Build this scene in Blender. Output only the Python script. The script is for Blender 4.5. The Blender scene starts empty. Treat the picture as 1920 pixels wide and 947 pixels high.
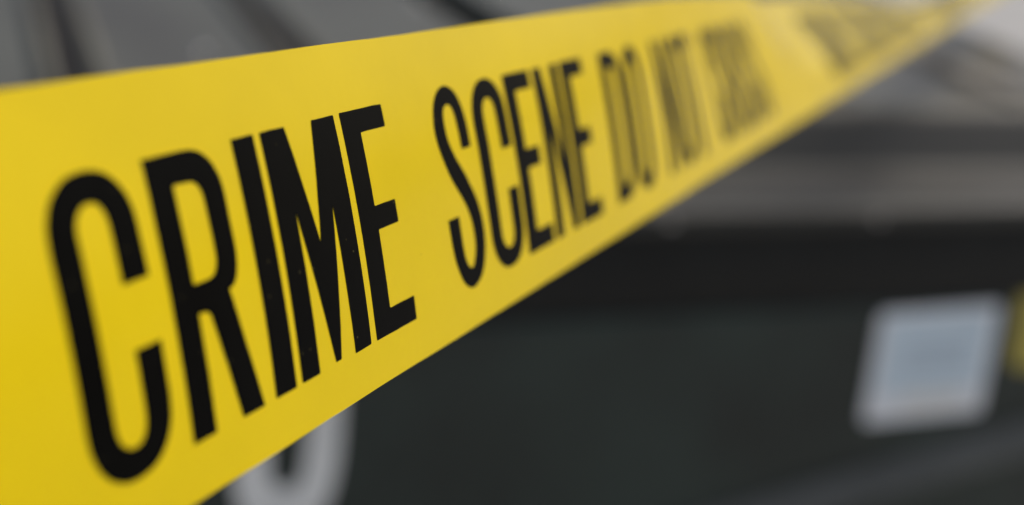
import bpy, bmesh, math, random
from mathutils import Vector, Matrix, noise

random.seed(7)
S = bpy.context.scene
COL = S.collection
R_ = math.radians

# ------------------------------------------------------------------ camera
CAM = Vector((0.0, 0.0, 1.5))
AX = Vector((0.93632527, -0.02692692, 0.35009988))     # world X in lens axes (right, down, forward)
AY = Vector((-0.33821042, -0.33717169, 0.87859488))
AZ = Vector((0.09438591, -0.94105802, -0.32480934))


def to_world_dir(c):
    c = Vector(c)
    return Vector((AX.dot(c), AY.dot(c), AZ.dot(c)))


cam_data = bpy.data.cameras.new("camera")
cam_data.sensor_width = 36.0
cam_data.lens = 50.0
cam_data.clip_start = 0.01
cam_data.clip_end = 2000.0
cam_data.dof.use_dof = True
cam_data.dof.focus_distance = 0.308
cam_data.dof.aperture_fstop = 5.7
cam = bpy.data.objects.new("camera", cam_data)
COL.objects.link(cam)
rt, up, bk = to_world_dir((1, 0, 0)), to_world_dir((0, -1, 0)), to_world_dir((0, 0, -1))
cam.matrix_world = Matrix(((rt.x, up.x, bk.x, CAM.x), (rt.y, up.y, bk.y, CAM.y),
                           (rt.z, up.z, bk.z, CAM.z), (0, 0, 0, 1)))
S.camera = cam

# ------------------------------------------------------------------ sky, sun, exposure
SUN_DIR = Vector((0.64, 0.13, 0.75)).normalized()       # towards the sun
EL = math.asin(SUN_DIR.z)
AZI = math.atan2(SUN_DIR.x, SUN_DIR.y)
W = bpy.data.worlds.new("World")
S.world = W
W.use_nodes = True
nt = W.node_tree
bg = nt.nodes["Background"]
sky = nt.nodes.new("ShaderNodeTexSky")
sky.sky_type = 'NISHITA'
sky.sun_disc = False
sky.sun_elevation = EL
sky.sun_rotation = AZI
sky.air_density = 1.0
sky.dust_density = 4.0
sky.ozone_density = 1.0
nt.links.new(sky.outputs[0], bg.inputs[0])
bg.inputs[1].default_value = 0.125
sun_d = bpy.data.lights.new("sun", 'SUN')
sun_d.energy = 1.5
sun_d.angle = R_(25)
sun_d.color = (1.0, 0.95, 0.88)
sun = bpy.data.objects.new("sun", sun_d)
COL.objects.link(sun)
sun.rotation_euler = (-SUN_DIR).to_track_quat('-Z', 'Y').to_euler()
sun.location = (3, 0, 4)

S.view_settings.view_transform = 'Standard'
S.view_settings.look = 'None'
S.view_settings.exposure = 0.0
S.view_settings.gamma = 1.0


# ------------------------------------------------------------------ helpers
def mat(name, col, rough=0.5, spec=0.5, metal=0.0, var=0.0, scale=8.0, col2=None, bump=0.0, bscale=60.0,
        rvar=0.0, coat=0.0, stretch=(1, 1, 1)):
    m = bpy.data.materials.new(name)
    m.use_nodes = True
    t = m.node_tree
    b = t.nodes["Principled BSDF"]
    b.inputs["Base Color"].default_value = (*col, 1)
    b.inputs["Roughness"].default_value = rough
    b.inputs["Specular IOR Level"].default_value = spec
    b.inputs["Metallic"].default_value = metal
    b.inputs["Coat Weight"].default_value = coat
    b.inputs["Coat Roughness"].default_value = 0.12
    tc = t.nodes.new("ShaderNodeTexCoord")
    mp = t.nodes.new("ShaderNodeMapping")
    mp.inputs["Scale"].default_value = stretch
    t.links.new(tc.outputs["Object"], mp.inputs[0])
    if var > 0:
        nz = t.nodes.new("ShaderNodeTexNoise")
        nz.inputs["Scale"].default_value = scale
        nz.inputs["Detail"].default_value = 6
        nz.inputs["Roughness"].default_value = 0.62
        t.links.new(mp.outputs[0], nz.inputs["Vector"])
        rp = t.nodes.new("ShaderNodeValToRGB")
        c2 = col2 or tuple(c * (1 - var) for c in col)
        rp.color_ramp.elements[0].position = 0.34
        rp.color_ramp.elements[1].position = 0.66
        rp.color_ramp.elements[0].color = (*c2, 1)
        rp.color_ramp.elements[1].color = (*[min(1, c * (1 + var * 0.5)) for c in col], 1)
        t.links.new(nz.outputs["Fac"], rp.inputs[0])
        t.links.new(rp.outputs[0], b.inputs["Base Color"])
        if rvar > 0:
            mr = t.nodes.new("ShaderNodeMapRange")
            mr.inputs["To Min"].default_value = max(0.02, rough - rvar)
            mr.inputs["To Max"].default_value = min(1, rough + rvar)
            t.links.new(nz.outputs["Fac"], mr.inputs[0])
            t.links.new(mr.outputs[0], b.inputs["Roughness"])
    if bump > 0:
        n2 = t.nodes.new("ShaderNodeTexNoise")
        n2.inputs["Scale"].default_value = bscale
        n2.inputs["Detail"].default_value = 4
        t.links.new(mp.outputs[0], n2.inputs["Vector"])
        bp = t.nodes.new("ShaderNodeBump")
        bp.inputs["Strength"].default_value = bump
        bp.inputs["Distance"].default_value = 0.01
        t.links.new(n2.outputs["Fac"], bp.inputs["Height"])
        t.links.new(bp.outputs[0], b.inputs["Normal"])
    return m


def link(name, me, m, parent=None, smooth=False):
    o = bpy.data.objects.new(name, me)
    COL.objects.link(o)
    if m:
        me.materials.append(m)
    if parent:
        o.parent = parent
    if smooth:
        for p in me.polygons:
            p.use_smooth = True
    return o


def from_bm(name, bm, m, parent=None, smooth=False, bevel=0.0, seg=2):
    if bevel > 0:
        bmesh.ops.bevel(bm, geom=[e for e in bm.edges if len(e.link_faces) == 2 and e.calc_face_angle(0) > 0.3],
                        offset=bevel, segments=seg, profile=0.6, affect='EDGES')
    bmesh.ops.recalc_face_normals(bm, faces=bm.faces)
    me = bpy.data.meshes.new(name)
    bm.to_mesh(me)
    bm.free()
    return link(name, me, m, parent, smooth)


def prism_yz(bm, prof, x0, x1):
    """closed profile of (y, z) swept along X"""
    a = [bm.verts.new((x0, y, z)) for y, z in prof]
    b = [bm.verts.new((x1, y, z)) for y, z in prof]
    k = len(prof)
    for i in range(k):
        j = (i + 1) % k
        bm.faces.new((a[i], a[j], b[j], b[i]))
    bm.faces.new(a[::-1])
    bm.faces.new(b)


def prism_xz(bm, prof, y0, y1):
    """closed outline of (x, z) given a thickness along Y"""
    a = [bm.verts.new((x, y0, z)) for x, z in prof]
    b = [bm.verts.new((x, y1, z)) for x, z in prof]
    k = len(prof)
    for i in range(k):
        j = (i + 1) % k
        bm.faces.new((a[i], a[j], b[j], b[i]))
    bm.faces.new(a[::-1])
    bm.faces.new(b)


def box(bm, x0, x1, y0, y1, z0, z1):
    prism_yz(bm, [(y0, z0), (y1, z0), (y1, z1), (y0, z1)], x0, x1)


def round_poly(pts, r, k=6):
    out = []
    n = len(pts)
    for i in range(n):
        p, a, b = Vector(pts[i]), Vector(pts[i - 1]), Vector(pts[(i + 1) % n])
        d1, d2 = (a - p).normalized(), (b - p).normalized()
        s, e = p + d1 * r, p + d2 * r
        for q in range(k + 1):
            f = q / k
            out.append(tuple(s * (1 - f) ** 2 + p * 2 * f * (1 - f) + e * f * f))
    return out


def flat_shape(outlines, thick, cuts_u=None, cuts_v=None):
    """outline with holes (2-D) -> mesh data, optionally sliced so that it can follow a bend"""
    cu = bpy.data.curves.new("outline", 'CURVE')
    cu.dimensions = '2D'
    cu.fill_mode = 'BOTH'
    cu.extrude = thick / 2
    for o in outlines:
        sp = cu.splines.new('POLY')
        sp.points.add(len(o) - 1)
        for p, q in zip(sp.points, o):
            p.co = (q[0], q[1], 0, 1)
        sp.use_cyclic_u = True
    tmp = bpy.data.objects.new("outline", cu)
    COL.objects.link(tmp)
    dg = bpy.context.evaluated_depsgraph_get()
    dg.update()
    me = bpy.data.meshes.new_from_object(tmp.evaluated_get(dg))
    bpy.data.objects.remove(tmp)
    bpy.data.curves.remove(cu)
    bm = bmesh.new()
    bm.from_mesh(me)
    bmesh.ops.remove_doubles(bm, verts=bm.verts, dist=1e-7)
    for axis, cuts in ((0, cuts_u), (1, cuts_v)):
        for c in cuts or ():
            co = [0, 0, 0]
            no = [0, 0, 0]
            co[axis] = c
            no[axis] = 1
            bmesh.ops.bisect_plane(bm, geom=bm.verts[:] + bm.edges[:] + bm.faces[:], plane_co=co, plane_no=no,
                                   dist=1e-7)
    bpy.data.meshes.remove(me)
    return bm


def thing(name, label, cat, loc=(0, 0, 0)):
    o = bpy.data.objects.new(name, None)
    COL.objects.link(o)
    o.empty_display_size = 0.1
    o.location = loc
    o["label"] = label
    o["category"] = cat
    return o


# ------------------------------------------------------------------ pavement (the setting)
M_pave = mat("pale concrete paving", (0.47, 0.455, 0.42), 0.85, 0.3, var=0.22, scale=3.5, bump=0.12, bscale=140)
bm = bmesh.new()
N_ = 24
for i in range(N_ + 1):
    for j in range(N_ + 1):
        bm.verts.new((-300 + 600 * i / N_, -300 + 600 * j / N_, 0))
bm.verts.ensure_lookup_table()
for i in range(N_):
    for j in range(N_):
        a = i * (N_ + 1) + j
        bm.faces.new((bm.verts[a], bm.verts[a + N_ + 1], bm.verts[a + N_ + 2], bm.verts[a + 1]))
pave = from_bm("pavement", bm, M_pave)
pave["kind"] = "structure"

# ------------------------------------------------------------------ the waste container behind the tape
M_body = mat("dark green painted steel", (0.019, 0.031, 0.024), 0.42, 0.45, var=0.6, scale=2.6, rvar=0.1, bump=0.05,
             bscale=25)
M_rim = mat("shade black rim", (0.011, 0.011, 0.009), 0.6, 0.3, var=0.25, scale=6)  # black base colour paints in the shade under the lid lip
M_lid = mat("weathered grey lid plastic", (0.098, 0.096, 0.072), 0.5, 0.4, var=0.3, col2=(0.064, 0.053, 0.034), scale=2.2, rvar=0.1, bump=0.06,
            bscale=18, stretch=(1, 0.5, 1))
M_gap = mat("grimy brown groove", (0.020, 0.016, 0.012), 0.8, 0.2, var=0.4, scale=9)
M_rail = mat("shade dark lid rail plastic", (0.047, 0.046, 0.039), 0.55, 0.3, var=0.15, scale=3.5, rvar=0.1, bump=0.06, bscale=18)  # darker copy of the lid grey, painting in the steep face's weaker reflection
M_steel = mat("zinc bolt", (0.62, 0.61, 0.58), 0.22, 0.5, metal=1.0)
M_white = mat("worn white paint", (0.90, 0.87, 0.80), 0.5, 0.4, var=0.12, scale=14)
M_rib = mat("sky lit grey steel rib", (0.090, 0.090, 0.080), 0.4, 0.5, var=0.25, scale=5)  # lighter than the body, painting in the sky light on the ledge
M_label = mat("pale blue sticker paper", (0.70, 0.80, 0.84), 0.4, 0.5, var=0.08, scale=20)
M_edge = mat("white sticker margin", (0.90, 0.89, 0.87), 0.4, 0.5)
M_cream = mat("cream print", (0.84, 0.80, 0.72), 0.45, 0.4)
M_bluep = mat("blue grey print", (0.48, 0.54, 0.58), 0.45, 0.4)
M_ystick = mat("dull yellow sticker", (0.52, 0.41, 0.06), 0.4, 0.5, var=0.15, scale=12)

X0, X1 = -0.55, 2.17
YF, YB = 1.867, 4.0
ZL = 0.875
box_thing = thing("waste_container",
                  "dark waste container with ribbed grey lid, white 0 and stickers behind the tape",
                  "waste container", ((X0 + X1) / 2, (YF + YB) / 2, 0))
OFF = Vector(box_thing.location)


def bpart(name, bm, m, parent=None, **k):
    """part of the container, written in world coordinates"""
    if parent is None:
        bmesh.ops.translate(bm, verts=bm.verts, vec=-OFF)
        return from_bm(name, bm, m, box_thing, **k)
    bmesh.ops.translate(bm, verts=bm.verts, vec=-OFF)
    return from_bm(name, bm, m, parent, **k)


bm = bmesh.new()
prism_yz(bm, [(YF + .055, .675), (YF + .060, .10), (YB - .1, .10), (YB - .06, .675)], X0 + .03, X1 - .03)
body = bpart("body", bm, M_body, bevel=.012)
bm = bmesh.new()
prism_yz(bm, [(YF + .050, .678), (YF + .042, .76), (YF + .05, .84), (YB - .06, .84), (YB - .06, .678)], X0 + .02, X1 - .02)
bpart("rim_shade_band", bm, M_rim, bevel=.01)  # rim band below the lip, its shade painted into the material
for xs in (X0 + .25, X1 - .37):
    bm = bmesh.new()
    box(bm, xs, xs + .12, YF + .09, YB - .13, 0.0, .102)
    bpart("skid", bm, M_body, bevel=.008)
# diagonal stiffening rib near the foot
bm = bmesh.new()
y0 = YF + .059
pr = [(y0 + .01, 0.0), (y0 - .022, .004), (y0 - .030, .018), (y0 - .010, .082), (y0 + .01, .086)]
xa, za, xb, zb = 1.02, .180, 2.10, .4028
va = [bm.verts.new((xa, y, za + z)) for y, z in pr]
vb = [bm.verts.new((xb, y, zb + z)) for y, z in pr]
for i in range(5):
    j = (i + 1) % 5
    bm.faces.new((va[i], va[j], vb[j], vb[i]))
bm.faces.new(va[::-1])
bm.faces.new(vb)
bpart("stiffening_rib", bm, M_rib)

# front rail: lip and steep face, running the whole length
LID_Y, TOPZ = 2.095, 0.982
bm = bmesh.new()
prism_yz(bm, [(YF + .02, ZL - .041), (YF, ZL - .037), (YF - .004, ZL - .012), (YF + .012, ZL), (YF + .15, ZL + .008),
              (YF + .165, ZL + .014), (LID_Y - .014, TOPZ - .014), (LID_Y - .004, TOPZ - .004), (LID_Y - .004, ZL - .041)],
         X0, 2.17)
rail = bpart("front_rail", bm, M_rail, bevel=.006)


def top_z(y):
    return TOPZ + .02 * (y - LID_Y) / (YB - LID_Y)


def skew(x, y):
    """the far end of the container flares a little"""
    return x + max(0.0, x - 1.0) * .12 * (y - LID_Y)


def lid(x0, x1):
    bm = bmesh.new()
    pr = [(LID_Y, TOPZ - .012), (LID_Y + .012, TOPZ), (YB - .05, top_z(YB)), (YB, top_z(YB) - .02), (YB, ZL - .03), (LID_Y, ZL - .03)]
    prism_yz(bm, pr, x0, x1)
    for v in bm.verts:
        v.co.x = skew(v.co.x, v.co.y)
    return bpart("lid", bm, M_lid, bevel=.006)


def ridge(parent, xc, w, h, m, name="ridge"):
    """low rounded rib from the front of the lid to its back"""
    bm = bmesh.new()
    rows = []
    for y in (LID_Y + .03, YB - .08):
        row = []
        for k in range(13):
            a = math.pi * k / 12
            row.append(bm.verts.new((skew(xc, y) - math.cos(a) * w / 2, y, top_z(y) - .002 + math.sin(a) ** 1.5 * h)))
        rows.append(row)
    for a, b, c, d in zip(rows[0], rows[0][1:], rows[1][1:], rows[1]):
        bm.faces.new((a, b, c, d))
    bm.faces.new(rows[0][::-1])
    bm.faces.new(rows[1])
    return bpart(name, bm, m, parent, smooth=True)


def groove(parent, xc, w):
    """dirt-filled channel strip between two low flanks"""
    bm = bmesh.new()
    prism_yz(bm, [(LID_Y + .04, top_z(LID_Y) + .001), (YB - .08, top_z(YB - .08) + .001), (YB - .08, top_z(YB - .08) + .004),
                  (LID_Y + .04, top_z(LID_Y) + .004)], xc - w / 2, xc + w / 2)
    bpart("groove", bm, M_gap, parent)
    for s in (-1, 1):
        ridge(parent, xc + s * (w / 2 + .014), .036, .014, M_lid)


GAP = (.92, 1.055)
lid_a = lid(X0, GAP[0])
groove(lid_a, .140, .05)
groove(lid_a, .522, .055)
lid_b = lid(GAP[1], 2.17)
ridge(lid_b, 1.86, .12, .016, M_lid)
ridge(lid_b, 1.42, .12, .016, M_lid)


def bolt(parent, x, y, z, r=.011):
    bm = bmesh.new()
    bmesh.ops.create_uvsphere(bm, u_segments=16, v_segments=8, radius=r)
    bmesh.ops.scale(bm, verts=bm.verts, vec=(1, 1, .6))
    bmesh.ops.translate(bm, verts=bm.verts, vec=(x, y, z))
    return bpart("bolt", bm, M_steel, parent, smooth=True)


for p, x, y in ((lid_a, .36, 2.41), (lid_a, .885, 2.92), (lid_b, 1.115, 3.05), (lid_a, -.1, 2.41)):
    bolt(p, x, y, top_z(y) + .001, .009)
for x in (.62, 1.0, 1.38, 1.76):
    bolt(rail, x, YF - .002, ZL - .024, .006)

# painted number 0
def ell(cx, cz, a, b, k=48, p=2.0):
    out = []
    for i in range(k):
        t = 2 * math.pi * i / k
        c, s = math.cos(t), math.sin(t)
        out.append((cx + a * math.copysign(abs(c) ** (2 / p), c), cz + b * math.copysign(abs(s) ** (2 / p), s)))
    return out


zc = .525
bm = flat_shape([ell(.430, zc, .084, .190, p=2.8), ell(.431, zc, .029, .112, p=3.4)], .003)
bmesh.ops.rotate(bm, verts=bm.verts, cent=(0, 0, 0), matrix=Matrix.Rotation(math.pi / 2, 3, 'X'))
bmesh.ops.translate(bm, verts=bm.verts, vec=(0, YF + .0545, 0))
bpart("number", bm, M_white)


# stickers
def sticker(name, pts, r, y0, y1, m, parent=None):
    bm = bmesh.new()
    prism_xz(bm, round_poly(pts, r), y0, y1)
    return bpart(name, bm, m, parent)


yb = YF + .057
st = sticker("sticker", [(1.470, .444), (1.724, .450), (1.719, .664), (1.465, .658)], .014, yb - .004, yb, M_edge)
st["label"] = "pale blue and white information sticker"
sticker("printed_panel", [(1.488, .498), (1.708, .503), (1.704, .650), (1.484, .645)], .008, yb - .0055, yb - .003, M_label, st)
sticker("printed_band", [(1.548, .468), (1.672, .471), (1.670, .500), (1.546, .497)], .006, yb - .0075, yb - .003, M_cream, st)
for zz in (.545, .565, .585):
    sticker("printed_line", [(1.53, zz), (1.67, zz + .003), (1.67, zz + .010), (1.53, zz + .007)], .002, yb - .007, yb - .003, M_bluep, st)
ys = sticker("sticker", [(1.772, .530), (1.96, .535), (1.955, .735), (1.752, .735)], .03, yb - .004, yb, M_ystick)
ys["label"] = "dull yellow sticker"

# ------------------------------------------------------------------ the tape
M_tape = mat("yellow polythene film", (0.735, 0.540, 0.004), 0.17, 0.10, var=0.07, scale=11, rvar=0.04, bump=0.012, bscale=90)
M_ink = mat("black print", (0.0020, 0.0020, 0.0016), 0.34, 0.022, var=0.35, scale=45, rvar=0.06)



def specks(m, col, cell, size, keep):
    """sparse pinholes or dust: small spots scattered over a surface"""
    t = m.node_tree
    b = t.nodes["Principled BSDF"]
    tc = t.nodes.new("ShaderNodeTexCoord")
    vo = t.nodes.new("ShaderNodeTexVoronoi")
    vo.inputs["Scale"].default_value = cell
    t.links.new(tc.outputs["Object"], vo.inputs["Vector"])
    lt = t.nodes.new("ShaderNodeMath")
    lt.operation = 'LESS_THAN'
    lt.inputs[1].default_value = size
    t.links.new(vo.outputs["Distance"], lt.inputs[0])
    sp = t.nodes.new("ShaderNodeSeparateColor")
    t.links.new(vo.outputs["Color"], sp.inputs[0])
    k = t.nodes.new("ShaderNodeMath")
    k.operation = 'LESS_THAN'
    k.inputs[1].default_value = keep
    t.links.new(sp.outputs[0], k.inputs[0])
    mu = t.nodes.new("ShaderNodeMath")
    mu.operation = 'MULTIPLY'
    t.links.new(lt.outputs[0], mu.inputs[0])
    t.links.new(k.outputs[0], mu.inputs[1])
    mx = t.nodes.new("ShaderNodeMix")
    mx.data_type = 'RGBA'
    src = b.inputs["Base Color"].links[0].from_socket
    t.links.new(mu.outputs[0], mx.inputs[0])
    t.links.new(src, mx.inputs[6])
    mx.inputs[7].default_value = (*col, 1)
    t.links.new(mx.outputs[2], b.inputs["Base Color"])


specks(M_ink, (0.07, 0.06, 0.025), 520, 0.12, 0.09)
specks(M_tape, (0.30, 0.20, 0.02), 150, 0.05, 0.22)

TA = CAM + to_world_dir((-0.0760282, -0.02427359, 0.21121584))    # top edge point, u = 0
TL = to_world_dir((0.3671655, -0.20010179, 0.90837699)).normalized()
TW = to_world_dir((0.16767021, 0.97482679, 0.14696747)).normalized()
TN = TL.cross(TW).normalized()
if TN.dot(CAM - TA) < 0:
    TN = -TN
TH = 0.075
tape_root_loc = TA + TL * 0.0


def sstep(t):
    t = min(1.0, max(0.0, t))
    return t * t * (3 - 2 * t)


def tape_pt(u, v, off=0.0):
    """u along, v across (metres): a taut film with slight waves. Past the first wording its upper part folds back
    round a soft lengthwise crease"""
    wv = 0.00060 * noise.noise((u * 7.0, v * 9.0, 3.1)) + 0.00018 * noise.noise((u * 26.0, v * 22.0, 8.4))
    wv -= 1.2 * (v - 0.040) ** 2                 # slightly cupped across its width
    edge = 0.00014 * noise.noise((u * 40, 0.5, 0.2)) + 0.00006 * noise.noise((u * 160, 2.5, 0.2))
    fold = 0.16 * sstep((u - 0.60) / 0.09) + min(0.95, 0.85 * max(0.0, u - 0.63))
    turn = 0.26 * sstep((u - 0.28) / 0.36)
    if fold < 1e-4 and turn < 1e-4:
        return TL * u + TW * (v + edge) + TN * (off + wv)
    # walk up from the lower edge
    n = 24
    x = y = 0.0
    a = 0.0
    for k in range(n):
        vv = TH + (v - TH) * (k + 0.5) / n
        a = turn + fold * sstep((0.066 - vv) / 0.018)
        x += math.cos(a) * (TH - v) / n
        y += math.sin(a) * (TH - v) / n
    return TL * u + TW * (TH - x + edge) - TN * y + (TN * math.cos(a) - TW * math.sin(a)) * (off + wv)


tape = thing("barrier_tape", "taut yellow barrier tape printed CRIME SCENE DO NOT CROSS in bold black",
             "barrier tape", TA)
us = []
u = -0.105
while u < 6.5:
    us.append(u)
    u += 0.004 if u < 0.7 else (0.012 if u < 1.6 else 0.05)
NV = 14
bm = bmesh.new()
TT = 0.00010
gf = [[bm.verts.new(tape_pt(u, TH * j / NV, 0)) for j in range(NV + 1)] for u in us]
gb = [[bm.verts.new(tape_pt(u, TH * j / NV, -TT)) for j in range(NV + 1)] for u in us]
for i in range(len(us) - 1):
    for j in range(NV):
        bm.faces.new((gf[i][j], gf[i][j + 1], gf[i + 1][j + 1], gf[i + 1][j]))
        bm.faces.new((gb[i][j], gb[i + 1][j], gb[i + 1][j + 1], gb[i][j + 1]))
for j in (0, NV):                                            # the cut edges have vertices of their own, so they shade crisp
    ef = [bm.verts.new(g[j].co) for g in gf]
    eb = [bm.verts.new(g[j].co) for g in gb]
    for i in range(len(us) - 1):
        bm.faces.new((ef[i], ef[i + 1], eb[i + 1], eb[i]))
film = from_bm("film", bm, M_tape, tape, smooth=True)


# lettering: a condensed grotesque drawn in millimetres, v from 15 (top) to 65 (foot)
def arc(x0, y0, x1, y1, first, k=10):
    """quarter ellipse from (x0,y0) to (x1,y1); first = 'h' or 'v': direction it leaves in"""
    out = []
    for i in range(1, k + 1):
        t = math.pi / 2 * i / k
        s, c = math.sin(t) ** .9, 1 - max(0, math.cos(t)) ** .9
        out.append((x0 + (x1 - x0) * (s if first == 'h' else c), y0 + (y1 - y0) * (c if first == 'h' else s)))
    return out


def smooth(pts, k=6, closed=True):
    out = []
    n = len(pts)
    for i in range(n):
        p0, p1, p2, p3 = (Vector(pts[(i + d) % n][:2]) for d in (-1, 0, 1, 2))
        if len(pts[i]) > 2:
            p0 = p1 - (p2 - p1) * .5
        if len(pts[(i + 1) % n]) > 2:
            p3 = p2 + (p2 - p1) * .5
        for q in range(k):
            t = q / k
            out.append(tuple(0.5 * (2 * p1 + (p2 - p0) * t + (2 * p0 - 5 * p1 + 4 * p2 - p3) * t * t
                                    + (3 * p1 - p0 - 3 * p2 + p3) * t ** 3)))
    return out


def ring(w, st, th, top=14.6, bot=65.4, ro=11.0):
    c = w / 2
    ri = ro - 6.5
    o = [(w, top + ro)] + arc(w, top + ro, c, top, 'v') + arc(c, top, 0, top + ro, 'h') + [(0, bot - ro)] \
        + arc(0, bot - ro, c, bot, 'v') + arc(c, bot, w, bot - ro, 'h')
    h = [(w - st, top + th + ri)] + arc(w - st, top + th + ri, c, top + th, 'v') + arc(c, top + th, st, top + th + ri, 'h') \
        + [(st, bot - th - ri)] + arc(st, bot - th - ri, c, bot - th, 'v') + arc(c, bot - th, w - st, bot - th - ri, 'h')
    return [o, h]


def glyph(ch):
    if ch == 'C':
        w, st, th, c = 22.4, 7.1, 5.2, 11.4
        T, B, ro, ri = 14.5, 65.3, 11.2, 5.0
        return w, [[(w, 34), (w, T + ro)] + arc(w, T + ro, c, T, 'v') + arc(c, T, 0, T + ro, 'h') + [(0, B - ro)]
                   + arc(0, B - ro, c, B, 'v') + arc(c, B, w, B - ro, 'h') + [(w, 45), (w - st, 45), (w - st, B - th - ri)]
                   + arc(w - st, B - th - ri, c, B - th, 'v') + arc(c, B - th, st, B - th - ri, 'h') + [(st, T + th + ri)]
                   + arc(st, T + th + ri, c, T + th, 'v') + arc(c, T + th, w - st, T + th + ri, 'h') + [(w - st, 34)]]
    if ch == 'R':
        o = [(0, 15), (12.5, 15)] + arc(12.5, 15, 21.9, 24.5, 'h') + [(21.9, 33.0)] + arc(21.9, 33.0, 17.6, 41.3, 'v', 6) \
            + [(20.2, 52.5), (23.4, 65), (15.9, 65), (12.6, 52.5), (10.8, 45.6)] + arc(10.8, 45.6, 8.8, 43.6, 'v', 5) \
            + [(7.2, 43.6), (7.2, 65), (0, 65)]
        h = [(7.2, 20.6), (11.6, 20.6)] + arc(11.6, 20.6, 15.3, 24.6, 'h', 6) + [(15.3, 34.4)] + arc(15.3, 34.4, 11.6, 38.3, 'v', 6) \
            + [(7.2, 38.3)]
        return 23.4, [o, h]
    if ch == 'I':
        return 7.8, [round_poly([(0, 15), (7.8, 15), (7.8, 65), (0, 65)], .35, 2)]
    if ch == 'M':
        return 30, [round_poly([(0, 15), (9.4, 15), (14.8, 39.6), (20.4, 15), (30, 15), (30, 65), (22.6, 65), (22.2, 32.8),
                                (16.4, 64.6), (14.0, 64.6), (7.3, 32.0), (7.2, 65), (0, 65)], .3, 2)]
    if ch == 'E':
        return 20, [round_poly([(0, 14.9), (20, 14.9), (20, 20), (7.9, 20), (7.9, 36.5), (18, 36.5), (18, 41.8), (7.9, 41.8),
                                (7.9, 59.5), (20.4, 59.5), (20.4, 65), (0, 65)], .35, 2)]
    if ch == 'N':
        return 20.5, [round_poly([(0, 15), (6.8, 15), (14.0, 44.5), (14.0, 15), (20.5, 15), (20.5, 65), (14.6, 65),
                                  (6.5, 33.5), (6.5, 65), (0, 65)], .3, 2)]
    if ch == 'T':
        return 19, [round_poly([(0, 15), (19, 15), (19, 20.4), (13.2, 20.4), (13.2, 65), (5.8, 65), (5.8, 20.4), (0, 20.4)], .3, 2)]
    if ch == 'D':
        w = 21.5
        o = [(0, 15), (11, 15)] + arc(11, 15, w, 26, 'h') + [(w, 54)] + arc(w, 54, 11, 65, 'v') + [(0, 65)]
        h = [(7.2, 20.4), (10.6, 20.4)] + arc(10.6, 20.4, 14.5, 25, 'h', 6) + [(14.5, 55)] + arc(14.5, 55, 10.6, 59.6, 'v', 6) + [(7.2, 59.6)]
        return w, [o, h]
    if ch == 'O':
        return 21.5, ring(21.5, 7.0, 5.2)
    if ch == 'S':
        p = [(20.0, 30.6, 1), (19.6, 23.0), (16.6, 16.6), (10.4, 14.0), (3.8, 16.4), (0.4, 22.6), (1.0, 29.0), (4.8, 36.6),
             (10.8, 44.0), (13.4, 50.0), (13.2, 56.0), (10.0, 60.2), (6.6, 57.0), (5.8, 46.4, 1), (-.6, 46.4, 1), (0.0, 55.0),
             (3.6, 62.4), (9.6, 65.2), (16.4, 62.4), (20.0, 55.0), (19.2, 46.2), (14.4, 38.0), (8.6, 30.6), (6.6, 25.2), (7.2, 20.4),
             (10.2, 18.7), (13.2, 21.2), (14.2, 30.6, 1)]
        return 20, [smooth(p)]
    raise ValueError(ch)


def letter(ch, u_left, word):
    w, outs = glyph(ch)
    SH = -0.034
    outs = [[((x + u_left + SH * (y - 40)) / 1000, y / 1000) for x, y in o] for o in outs]
    xs = [q[0] for o in outs for q in o]
    cu = [math.floor(min(xs) / .004) * .004 + .004 * k for k in range(1, int((max(xs) - min(xs)) / .004) + 3)]
    bm = flat_shape(outs, .00003, cu, [.0054 * k for k in range(2, 14)])
    rng = random.Random(ch + str(u_left))
    for v in bm.verts:
        x, y, z = v.co
        # ink edge is never quite straight
        jx = 0.00010 * noise.noise((x * 900, y * 300, 1.7)) + 0.00006 * noise.noise((x * 2500, y * 1500, 4.2))
        jy = 0.00010 * noise.noise((x * 400, y * 900, 6.1))
        v.co = tape_pt(x + jx, y + jy, 0.00006 + z)
    return from_bm("letter", bm, M_ink, tape)


LAY = [('C', 2.3), ('R', 29.3), ('I', 56.9), ('M', 67.0), ('E', 99.7),
       ('S', 144.6), ('C', 168.9), ('E', 193.2), ('N', 216.2), ('E', 239.2),
       ('D', 276.5), ('O', 301.5), ('N', 341.5), ('O', 364.8), ('T', 388.2),
       ('C', 431.0), ('R', 456.5), ('O', 482.0), ('S', 506.0), ('S', 529.5)]
PERIOD = 740.0
for rep in range(3):
    for ch, ul in LAY:
        letter(ch, ul + PERIOD * rep, rep)

S.render.engine = 'CYCLES'
